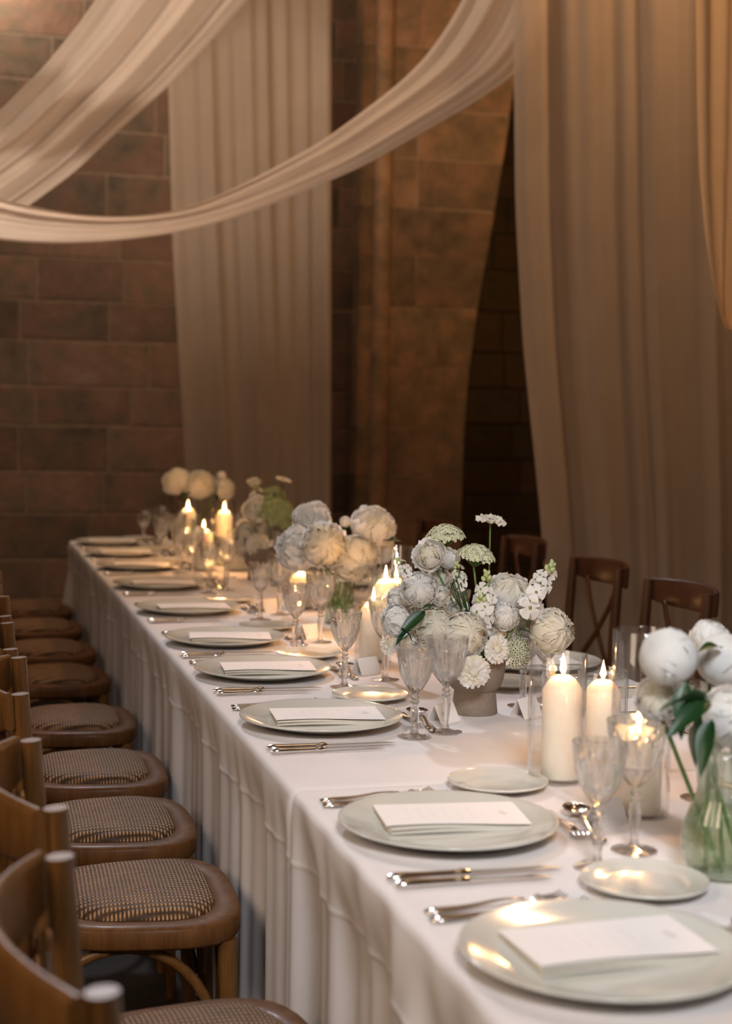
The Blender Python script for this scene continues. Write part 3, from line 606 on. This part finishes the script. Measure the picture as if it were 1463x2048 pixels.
def flower(kind, c, r, axis, base, label, group, leaves=(), rs=.0022, cream=0, stem=True, name=None):
    rd = random.Random(int(c[0]*9999) + int(c[2]*7777)); c = Vector(c); ax = Vector(axis).normalized()
    t_ = thing(name or kind, label, 'flower', base, 0, group); mw = 'petal_cream' if cream > 1 else 'petal_white'
    inner = 'petal_cream' if cream else 'petal_white'
    M0 = Matrix.Translation(c) @ orient(ax, rd.uniform(0, 6)) 
    if kind == 'peony':
        lay = [(5, 1.0, 1.60, .95, .10, .045, mw, 'o'), (6, .97, 1.95, .86, .05, .05, mw, 'm'), (6, .93, 2.25, .76, .02, .055, mw, 'n'), (6, .89, 2.50, .66, .02, .06, inner, 'i'), (6, .84, 2.75, .58, .02, .06, inner, 'c')]
    elif kind == 'peony_bud':
        lay = [(5, 1.0, 2.30, 1.25, -.03, .012, mw, 'b1'), (5, .97, 2.55, 1.15, -.05, .015, mw, 'b2'), (5, .93, 2.75, .95, -.05, .03, inner, 'b3')]
    else:
        lay = [(5, 1.0, 1.50, .86, .14, .04, mw, 'r1'), (5, .92, 1.85, .80, .06, .035, mw, 'r2'), (5, .82, 2.15, .74, .02, .03, mw, 'r3'), (5, .70, 2.4, .66, 0, .03, inner, 'r4'), (4, .55, 2.55, .6, 0, .03, inner, 'r5')]
    if kind in ('peony', 'peony_bud', 'rose'):
        put('heart', SMOOTH[inner] if kind == 'peony_bud' else CORE[inner if kind != 'rose' else 'petal_cream'], t_, base, M0 @ Matrix.Scale(r*(.74 if kind == 'peony' else .93 if kind == 'peony_bud' else .45), 4))
        for n, R_, phi, wd_, cu, ru, mt, ky in lay:
            ms = pets(kind + ky + mt, 3, phi, wd_, cu, ru, mt); a0 = rd.uniform(0, 6)
            for q in range(n):
                jt = 1 if kind != 'peony_bud' else .3; sc = r*R_*(1 + jt*rd.uniform(-.06, .05)); tl = Matrix.Rotation(jt*rd.uniform(-.2, .16), 4, 'Y') @ Matrix.Rotation(jt*rd.uniform(-.15, .15), 4, 'X')
                put('petal', rd.choice(ms), t_, base, M0 @ Matrix.Rotation(a0 + 2*PI*q/n + rd.uniform(-.2, .2), 4, 'Z') @ tl @ Matrix.Scale(sc, 4))
        cal = c - ax*r*1.0
        put('calyx', CALYX, t_, base, Matrix.Translation(c) @ orient(ax) @ Matrix.Scale(r, 4))
    elif kind == 'scabiosa':
        for n, R_, tilt, ms in ((12, 1., .25, FR), (11, .80, .55, FR), (9, .58, .85, FR), (7, .40, 1.1, FR)):
            a0 = rd.uniform(0, 6)
            for q in range(n): put('petal', rd.choice(ms), t_, base, M0 @ Matrix.Rotation(a0 + 2*PI*q/n, 4, 'Z') @ Matrix.Rotation(-tilt + rd.uniform(-.12, .12), 4, 'Y') @ Matrix.Scale(r*R_, 4))
        put('heart', CORE['petal_cream'], t_, base, M0 @ Matrix.Translation((0, 0, r*.22)) @ Matrix.Scale(r*.30, 4)); cal = c
    if stem:
        m = MB(); m.tube([p - Vector(base) for p in stem_path(base, cal)], rs, 7); obj('stem', m.mesh('stem', 'stem_green'), t_)
    for lp, ld, ls in leaves:
        put('leaf', rd.choice(LEAF), t_, base, Matrix.Translation(lp) @ orient(ld, rd.uniform(-.6, .6)) @ Matrix.Scale(ls, 4))
    return t_
m = MB(); m.lathe([(.0001, -1.08), (.10, -1.09), (.30, -1.02), (.44, -.93), (.40, -.92), (.0001, -1.0)], 12); 
for q in range(4):
    a = q*PI/2; m.add([(.1*math.cos(a - .6), .1*math.sin(a - .6), -1.06), (.1*math.cos(a + .6), .1*math.sin(a + .6), -1.06), (.36*math.cos(a + .3), .36*math.sin(a + .3), -1.01), (.5*math.cos(a), .5*math.sin(a), -.96), (.36*math.cos(a - .3), .36*math.sin(a - .3), -1.01)], [(0, 1, 2, 3, 4)])
CALYX = m.mesh('calyx', 'leaf_green')
FR = []
for q in range(4):
    r = random.Random(q + 50); v = []; nu, nv = 9, 5; ph = r.uniform(0, 6)
    for i in range(nu):
        u = -1 + 2*i/(nu - 1)
        for j in range(nv):
            t_ = j/(nv - 1); rr = t_*(1 - .13*u*u + .09*math.sin(7.5*u + ph)*t_)
            v.append((rr, u*(.06 + .34*t_), .10*math.sin(6*u + ph)*t_*t_ + .10*math.sin(PI*t_) - .12*t_*t_))
    m = MB(); m.add(v, grid_faces(nu, nv)); FR.append(m.mesh('petal', 'petal_white' if q % 2 else 'petal_cream'))
# small stock floret of four petals with a dark eye
m = MB()
for q in range(4):
    a = q*PI/2; v = []
    for i in range(5):
        u = -1 + .5*i
        for j in range(4):
            t_ = j/3; v.append((t_*(1 - .18*u*u), u*(.08 + .62*t_*(1 - .25*t_)), .16*t_ - .30*t_*t_ + .10*u*u*t_))
    m.add(v, grid_faces(5, 4), Matrix.Rotation(a, 4, 'Z'))
FLORET = m.mesh('floret', 'petal_white')
EYE = MB().lathe([(.0001, .10), (.13, .09), (.17, .04), (.12, .0)], 10).mesh('eye', 'dark_eye')
BUDM = MB().lathe([(.0001, -1), (.5, -.75), (.75, -.2), (.6, .5), (.25, .95), (.0001, 1.05)], 10).mesh('bud', 'pale_green')
def stock(base, top, rfl, n, label, group, span=.09, tip=True):
    rd = random.Random(int(top[0]*8888) + n); base = Vector(base); top = Vector(top); d = (top - base).normalized()
    t_ = thing('stock_stem', label, 'flower', base, 0, group)
    m = MB(); m.tube([p - base for p in stem_path(base, top)], .0024, 7); obj('stem', m.mesh('stem', 'stem_green'), t_)
    s1 = d.orthogonal().normalized(); s2 = d.cross(s1)
    for q in range(n):
        u = q/max(1, n - 1); a = q*2.4 + rd.uniform(-.3, .3); o_ = s1*math.cos(a) + s2*math.sin(a)
        o_ = (o_ + Vector((0, -.55, .2))).normalized()
        p = top - d*span*u + o_*rfl*.75; k_ = rfl*(.62 + .4*u)*rd.uniform(.9, 1.1)
        fo = put('floret', FLORET, t_, base, Matrix.Translation(p) @ orient(o_ + d*.25, rd.uniform(0, 6)) @ Matrix.Scale(k_, 4))
        obj('eye', EYE, fo)
        obj('stalk', MB().tube([(0, 0, 0), (0, 0, -.75)], .06, 5).mesh('stalk', 'stem_green'), fo)
    if tip:
        for q in range(7):
            a = q*2.4; p = top + d*rfl*(.35 + .12*q) + (s1*math.cos(a) + s2*math.sin(a))*rfl*.32*(1 - q/9)
            put('bud', BUDM, t_, base, Matrix.Translation(p) @ orient(d + (s1*math.cos(a) + s2*math.sin(a))*.7) @ Matrix.Scale(rfl*.26, 4))
def umbel(base, c, r, axis, label, group, mat='floret_cream', n=150, dome=.55, eye=None):
    rd = random.Random(int(c[0]*5555) + n); base = Vector(base); c = Vector(c); ax = Vector(axis).normalized(); M0 = Matrix.Translation(c - base) @ orient(ax)
    t_ = thing('umbel_flower', label, 'flower', base, 0, group)
    m = MB(); m.tube([p - base for p in stem_path(base, c - ax*r*.75)], .0021, 7); obj('stem', m.mesh('stem', 'stem_green'), t_)
    rays = MB(); fl = MB(); ey = MB()
    for q in range(n):
        u = math.sqrt((q + .5)/n); a = q*2.39996; p = Vector((r*u*math.cos(a), r*u*math.sin(a), r*dome*(1 - u*u) - r*.1 + rd.uniform(-.05, .05)*r))
        if q % 5 == 0: rays.tube([(0, 0, -r*.75), p*.6 + Vector((0, 0, -r*.28)), p], .0007, 4, M0, caps=False)
        k_ = r*.115*rd.uniform(.7, 1.25); Mq = M0 @ Matrix.Translation(p) @ orient(Vector((p.x, p.y, r*.6)), rd.uniform(0, 6)) @ Matrix.Scale(k_, 4)
        for e in range(5):
            b = 2*PI*e/5; cb, sb = math.cos(b), math.sin(b)
            fl.add([(0, 0, -.2), (.7*cb - .42*sb, .7*sb + .42*cb, .25), (1.15*cb, 1.15*sb, .12), (.7*cb + .42*sb, .7*sb - .42*cb, .25)], [(0, 3, 2, 1)], Mq)
        if eye or q % 3 == 0: ey.lathe([(.0001, .55), (.34, .3), (.3, 0)], 6, None, Mq)
    tag(obj('florets', fl.mesh('florets', mat, False), t_), kind='stuff'); tag(obj('floret_eyes', ey.mesh('floret_eyes', eye or 'pale_green'), t_), kind='stuff'); tag(obj('rays', rays.mesh('rays', 'stem_green'), t_), kind='stuff')
rad = lambda n, y: n/F*y*1.03
def leafy(px, py, y, dpx, dpy, s): return (ony(px, py, y), (ony(px + dpx, py + dpy, y) - ony(px, py, y)) + Vector((0, -.02, 0)), s)
# --- footed clay pot with the mixed arrangement
PX, PYY = 1.03, 2.885
m = MB(); m.lathe([(.0001, .0), (.046, 0), (.0475, .002), (.0455, .02), (.043, .044), (.0425, .047), (.052, .056), (.059, .074), (.062, .10), (.063, .118), (.062, .120), (.059, .118), (.057, .10), (.052, .075), (.035, .058), (.0001, .055)], 56)
tag(obj('footed_pot', m.mesh('footed_pot', 'taupe_clay', True, 50), loc=(PX, PYY, TZ)), 'matte taupe clay pot on a flared foot holding white flowers', 'pot')
pb = lambda k_=0: (PX + random.uniform(-.03, .03), PYY + random.uniform(-.03, .03), TZ + .065)
G2 = 'flowers in the clay pot'
for px, py, r, dy, ax, kind, cream, lab in [
    (856, 1108, 34, -.03, (-.5, -.8, .5), 'rose', 1, 'open white rose under the green umbel, clay pot'),
    (896, 1112, 27, .0, (.3, -.5, .9), 'rose', 0, 'half-open white rose beside the top rose, clay pot'),
    (838, 1178, 37, -.05, (-.4, -.9, .4), 'peony', 0, 'ruffled white bloom left of the grassy stems, clay pot'),
    (800, 1200, 30, .02, (-.8, -.4, .3), 'peony', 0, 'white bloom on the side of the clay pot towards the peony bouquet'),
    (790, 1240, 33, .0, (-.9, -.5, .1), 'peony', 0, 'large pale bloom low on the pot side towards the peony bouquet'),
    (880, 1155, 26, .01, (.1, -.9, .5), 'rose', 1, 'small cream rose below the umbels, clay pot'),
    (882, 1192, 20, -.05, (.2, -1, .2), 'rose', 0, 'small white rosebud beside the dark grassy stems'),
    (868, 1255, 44, -.04, (-.2, -1, .3), 'peony', 2, 'greenish cream double bloom low over the crystal goblets'),
    (930, 1268, 48, -.07, (.1, -1, .3), 'peony', 1, 'big white ruffled bloom at the centre of the clay pot'),
    (1020, 1188, 48, .03, (.1, -.6, .9), 'peony', 1, 'tall white peony at the crown of the clay pot'),
    (975, 1205, 30, .0, (.0, -.8, .5), 'rose', 0, 'white rose tucked under the crown peony, clay pot'),
    (1104, 1262, 48, -.02, (.4, -1, .25), 'peony', 2, 'creamy yellow peony leaning out towards the candles'),
    (1060, 1250, 34, .03, (.4, -.6, .5), 'rose', 0, 'white rose behind the creamy yellow peony'),
    (1000, 1262, 32, -.02, (.1, -1, .2), 'rose', 1, 'cream rose between stock florets, clay pot'),
    (990, 1298, 31, -.075, (.2, -1, .0), 'scabiosa', 0, 'frilled white bloom hanging over the pot rim'),
    (945, 1342, 36, -.10, (-.1, -1, -.15), 'scabiosa', 0, 'fringed cream scabiosa drooping in front of the clay pot'),
    (980, 1045, 32, .02, (.1, -.15, 1), 'scabiosa', 0, 'flat white scabiosa on the tallest thin stem'),
    (776, 1292, 20, .03, (-.9, -.5, -.2), 'scabiosa', 0, 'little white bloom trailing low on the clay pot'),
    (905, 1310, 30, .03, (-.2, -1, -.1), 'rose', 0, 'white rose low behind the goblets, clay pot'),
    (915, 1222, 27, -.02, (0, -.9, .5), 'rose', 0, 'white rose at the foot of the dark grassy stems'),
    (1010, 1232, 30, -.04, (.1, -.9, .4), 'peony', 0, 'small ruffled white bloom below the crown peony'),
    (850, 1215, 28, .0, (-.4, -.8, .4), 'rose', 1, 'cream rose above the greenish double bloom'),
    (1068, 1222, 30, -.02, (.4, -.8, .5), 'scabiosa', 0, 'frilled white bloom between stock stem and yellow peony'),
    (812, 1288, 28, -.02, (-.5, -.9, 0), 'rose', 0, 'white rose low beside the leaves, clay pot'),
    (1050, 1215, 30, .06, (.3, -.3, .9), 'rose', 0, 'white rose at the back of the clay pot')]:
    y = PYY + dy; flower(kind, ony(px, py, y), rad(r, y), ax, pb(), lab, G2, cream=cream, rs=.0017,
         leaves=[leafy(850, 1225, y - .02, -50, 26, .075), leafy(822, 1262, y - .02, -30, 10, .05), leafy(800, 1255, y - .03, 26, 24, .04), leafy(870, 1215, y - .03, -30, -10, .04)] if px == 838 else [leafy(1035, 1225, y - .02, -12, 30, .03), leafy(1035, 1262, y - .04, 28, -6, .03)] if px == 1000 else ())
umbel(pb(), ony(890, 1068, PYY), rad(40, PYY), (-.1, -.2, 1), 'domed pale green umbel at the top of the clay pot', G2)
umbel(pb(), ony(953, 1108, PYY - .02), rad(39, PYY), (.1, -.3, 1), 'flatter pale green umbel under the scabiosa', G2)
umbel(pb(), ony(1035, 1305, PYY - .03), rad(34, PYY), (.2, -1, .2), 'speckled umbel with dark eyes low by the candles', G2, 'floret_cream', 120, .5, 'leaf_green')
for bx, by, tx, ty, n, lab, r_, sp in [(985, 1290, 972, 1168, 7, 'white stock stem rising before the crown peony', 24, .07), (1050, 1290, 1092, 1148, 9, 'white stock stem with green tip nearest the chairs', 25, .09),
                            (960, 1300, 962, 1212, 6, 'low white stock stem with dark-eyed florets', 26, .055), (870, 1200, 915, 1140, 5, 'small white stock stem behind the roses', 15, .03), (850, 1190, 800, 1128, 5, 'thin white stock stem towards the peony bouquet', 13, .03)]:
    stock((PX + .01, PYY - .02, TZ + .07), ony(tx, ty, PYY - .05), rad(r_, PYY), n, lab, G2, sp)
t_ = thing('grass_stems', 'bunch of dark green cut stems among the roses in the clay pot', 'foliage', (PX - .02, PYY, TZ + .08), 0)
for q in range(7):
    a = Vector(ony(920 + 3*q, 1215 + (q % 3)*6, PYY - .05)); b = Vector(ony(896 + 5*q, 1172 - (q % 4)*7, PYY - .06)); bs = Vector(t_.location)
    obj('blade', MB().tube([Vector((0, 0, 0)), a - bs, b - bs], [.0012, .0016, .0013], 6).mesh('blade', 'leaf_green'), t_)
# --- ribbed glass vase of peonies beside the tall candle
VX, VY = .985, 1.765
def vase(x, y, k_, label, hgt=.175, rb=.056):
    t_ = thing('ribbed_vase', label, 'vase', (x, y, TZ)); rib = lambda a, z: 1 + .018*math.cos(a*26)
    o = [(.0001, 0), (rb*.62, 0), (rb*.80, .006), (rb*.96, .024), (rb, .045), (rb*.95, .068), (rb*.80, .090), (rb*.66, .105), (rb*.62, .125), (rb*.66, .15), (rb*.72, hgt)]
    i_ = [(r_ - .0025, max(z_, .006)) for r_, z_ in o[::-1]]; i_[-1] = (.0001, .006); i_[0] = (i_[0][0], hgt)
    obj('glass_body', MB().lathe(o + i_, 104, rib).mesh('glass_body', 'vase_glass'), t_)
    wl = .088; ins = [(r_ - .0032, max(z_, .0068)) for r_, z_ in o if z_ < wl]; ins[0] = (.0001, .0068)
    obj('water', MB().lathe(ins + [(rb*.80 - .004, wl), (.0001, wl)], 40).mesh('water', 'water'), t_)
    return t_
vase(VX, VY, 1, 'ribbed glass vase of peonies and water beside the tall candle')
G1 = 'peonies in the ribbed vase by the tall candle'
vb = lambda a: (VX + .026*math.cos(a), VY + .026*math.sin(a), TZ + .010)
for q, (px, py, r, dy, ax, kind, cream, lab, lv) in enumerate([
    (1335, 1312, 66, .06, (-.75, -.35, .55), 'peony_bud', 0, 'tight round white peony bud in the ribbed vase', [(1372, 1365, -25, 60, .075), (1385, 1375, 10, 60, .09)]),
    (1418, 1272, 40, .18, (.1, -.2, 1), 'peony', 0, 'ruffled white peony behind the round bud, ribbed vase', []),
    (1446, 1318, 62, .10, (.2, -.5, .7), 'peony_bud', 0, 'full white peony above the leaves in the ribbed vase', []),
    (1463, 1432, 64, .0, (.3, -.8, .3), 'peony', 0, 'open white peony low over the vase neck', [(1410, 1412, -75, -22, .10), (1418, 1400, -60, 26, .085), (1425, 1440, -40, 60, .075)]),
    (1312, 1396, 48, .10, (-.4, -.8, .4), 'peony', 1, 'blush white peony low behind the round bud', [(1405, 1440, -40, 60, .065)]),
    (1500, 1330, 60, .10, (.6, -.4, .6), 'peony', 0, 'white peony on the side of the vase away from the candles', [(1435, 1510, -35, -70, .085), (1440, 1300, -40, -16, .055), (1445, 1500, -8, -70, .08)])]):
    y = VY + dy; a = q*1.05; b_ = vb(a)
    flower(kind, ony(px, py, y), rad(r, y)*.98, ax, b_, lab, G1, cream=cream, rs=.0032, leaves=[leafy(l[0], l[1], y - .03, l[2], l[3], l[4]) for l in lv], name='peony')
# --- peony bouquet in the smooth vase, mixed bouquet, last bouquet
def plain_vase(x, y, label):
    o = [(.0001, 0), (.040, 0), (.044, .004), (.046, .05), (.043, .09), (.036, .12), (.040, .15)]
    i_ = [(r_ - .0025, max(z_, .006)) for r_, z_ in o[::-1]]; i_[-1] = (.0001, .006)
    t_ = thing('glass_vase', label, 'vase', (x, y, TZ)); obj('glass_body', MB().lathe(o + i_, 48).mesh('glass_body', 'vase_glass'), t_)
    ins = [(r_ - .0032, max(z_, .0068)) for r_, z_ in o if z_ < .08]; ins[0] = (.0001, .0068)
    obj('water', MB().lathe(ins + [(.042, .08), (.0001, .08)], 32).mesh('water', 'water'), t_)
plain_vase(1.09, 4.25, 'clear glass vase of full peonies beyond the clay pot')
for q, (px, py, r, dy, ax, cream, lab, lv) in enumerate([
    (622, 1035, 38, .08, (-.3, .1, 1), 0, 'tall white peony at the back of the peony bouquet', [(640, 1040, 20, 30, .06)]),
    (594, 1096, 46, .02, (-.8, -.4, .3), 0, 'shaded white peony nearest the mixed bouquet', []),
    (648, 1090, 47, -.07, (-.1, -1, .25), 1, 'open peony with yellow heart in the peony bouquet', [(640, 1130, 40, 22, .06)]),
    (748, 1050, 46, .0, (.4, -.5, .8), 1, 'highest cream white peony facing the drapes', [(730, 1085, -35, 10, .07), (742, 1085, 60, -18, .09)]),
    (712, 1118, 48, -.05, (.2, -.9, -.2), 2, 'peach-lit peony drooping over the glass vase', []),
    (765, 1098, 30, .05, (.8, -.2, .0), 1, 'small side peony beneath the highest one', [(705, 1095, -30, 15, .05)]),
    (690, 1043, 12, .02, (.1, 0, 1), 1, 'tiny closed peony bud between two tall blooms', [(690, 1050, 18, 8, .03)])]):
    y = 4.25 + dy; a = q*.9
    flower('peony' if r > 15 else 'peony_bud', ony(px, py, y), rad(r, y), ax, (1.09 + .02*math.cos(a), 4.25 + .02*math.sin(a), TZ + .01), lab, 'peonies in the clear vase', cream=cream, rs=.003, leaves=[leafy(l[0], l[1], y - .03, l[2], l[3], l[4]) for l in lv], name='peony')
m = MB(); m.lathe([(.0001, 0), (.046, 0), (.043, .045), (.055, .06), (.062, .10), (.062, .12), (.058, .118), (.05, .075), (.0001, .055)], 40)
tag(obj('footed_pot', m.mesh('footed_pot', 'taupe_clay', True, 50), loc=(1.09, 5.45, TZ)), 'taupe clay pot of mixed flowers past the peony bouquet', 'pot')
G4 = 'mixed flowers past the peony bouquet'; b4 = lambda: (1.09 + random.uniform(-.02, .02), 5.45 + random.uniform(-.02, .02), TZ + .065)
for px, py, r, dy, ax, kind, cream, lab in [(488, 1065, 26, .0, (-.6, -.7, .3), 'rose', 1, 'cream rose low in the mixed bouquet'), (515, 1090, 24, -.04, (0, -1, .0), 'scabiosa', 0, 'fringed bloom at the rim of the mixed bouquet'), (508, 962, 13, .02, (0, 0, 1), 'rose', 2, 'small yellowish bud atop the mixed bouquet'),
    (566, 962, 16, .04, (.3, 0, 1), 'scabiosa', 0, 'flat pale scabiosa atop the mixed bouquet'), (480, 1095, 22, .0, (-.7, -.7, 0), 'rose', 1, 'cream rose nearest the candle trio'), (505, 1020, 22, .0, (-.2, -.8, .5), 'rose', 1, 'cream rose halfway up the mixed bouquet')]:
    y = 5.45 + dy; flower(kind, ony(px, py, y), rad(r, y), ax, b4(), lab, G4, cream=cream, rs=.002, leaves=[leafy(500, 1070, y, 30, 20, .07), leafy(555, 985, y, -20, 20, .06), leafy(540, 1075, y, 25, 20, .06)] if px == 488 else ())
umbel(b4(), ony(555, 1022, 5.42), rad(46, 5.4), (.3, -.6, .7), 'wide green umbel in the mixed bouquet', G4, 'pale_green', 150)
umbel(b4(), ony(548, 985, 5.5), rad(24, 5.4), (.1, -.2, 1), 'small green umbel at the top of the mixed bouquet', G4, 'pale_green', 90)
stock(b4(), ony(512, 985, 5.4), rad(15, 5.4), 9, 'pale stock stem in the mixed bouquet', G4, .10)
plain_vase(1.05, 6.85, 'clear glass vase of peonies at the stone-wall end')
for q, (px, py, r, dy, ax, lab, lv) in enumerate([(352, 962, 27, 0, (-.5, -.2, .7), 'peony leaning to the wall side, last bouquet', [(372, 975, -20, 30, .08)]), (400, 968, 29, -.05, (0, -.6, .8), 'front peony of the last bouquet', [(385, 985, -35, 15, .09)]), (447, 975, 24, .05, (.6, -.2, .7), 'peony leaning to the drapes, last bouquet', [(432, 965, 6, 35, .09)]), (443, 952, 10, .03, (.2, 0, 1), 'small bud of the last bouquet', [])]):
    y = 6.85 + dy; flower('peony' if r > 12 else 'peony_bud', ony(px, py, y), rad(r, y), ax, (1.05 + .02*math.cos(q), 6.85 + .02*math.sin(q), TZ + .01), lab, 'peonies at the stone-wall end', cream=1, rs=.003, leaves=[leafy(l[0], l[1], y - .03, l[2], l[3], l[4]) for l in lv], name='peony')
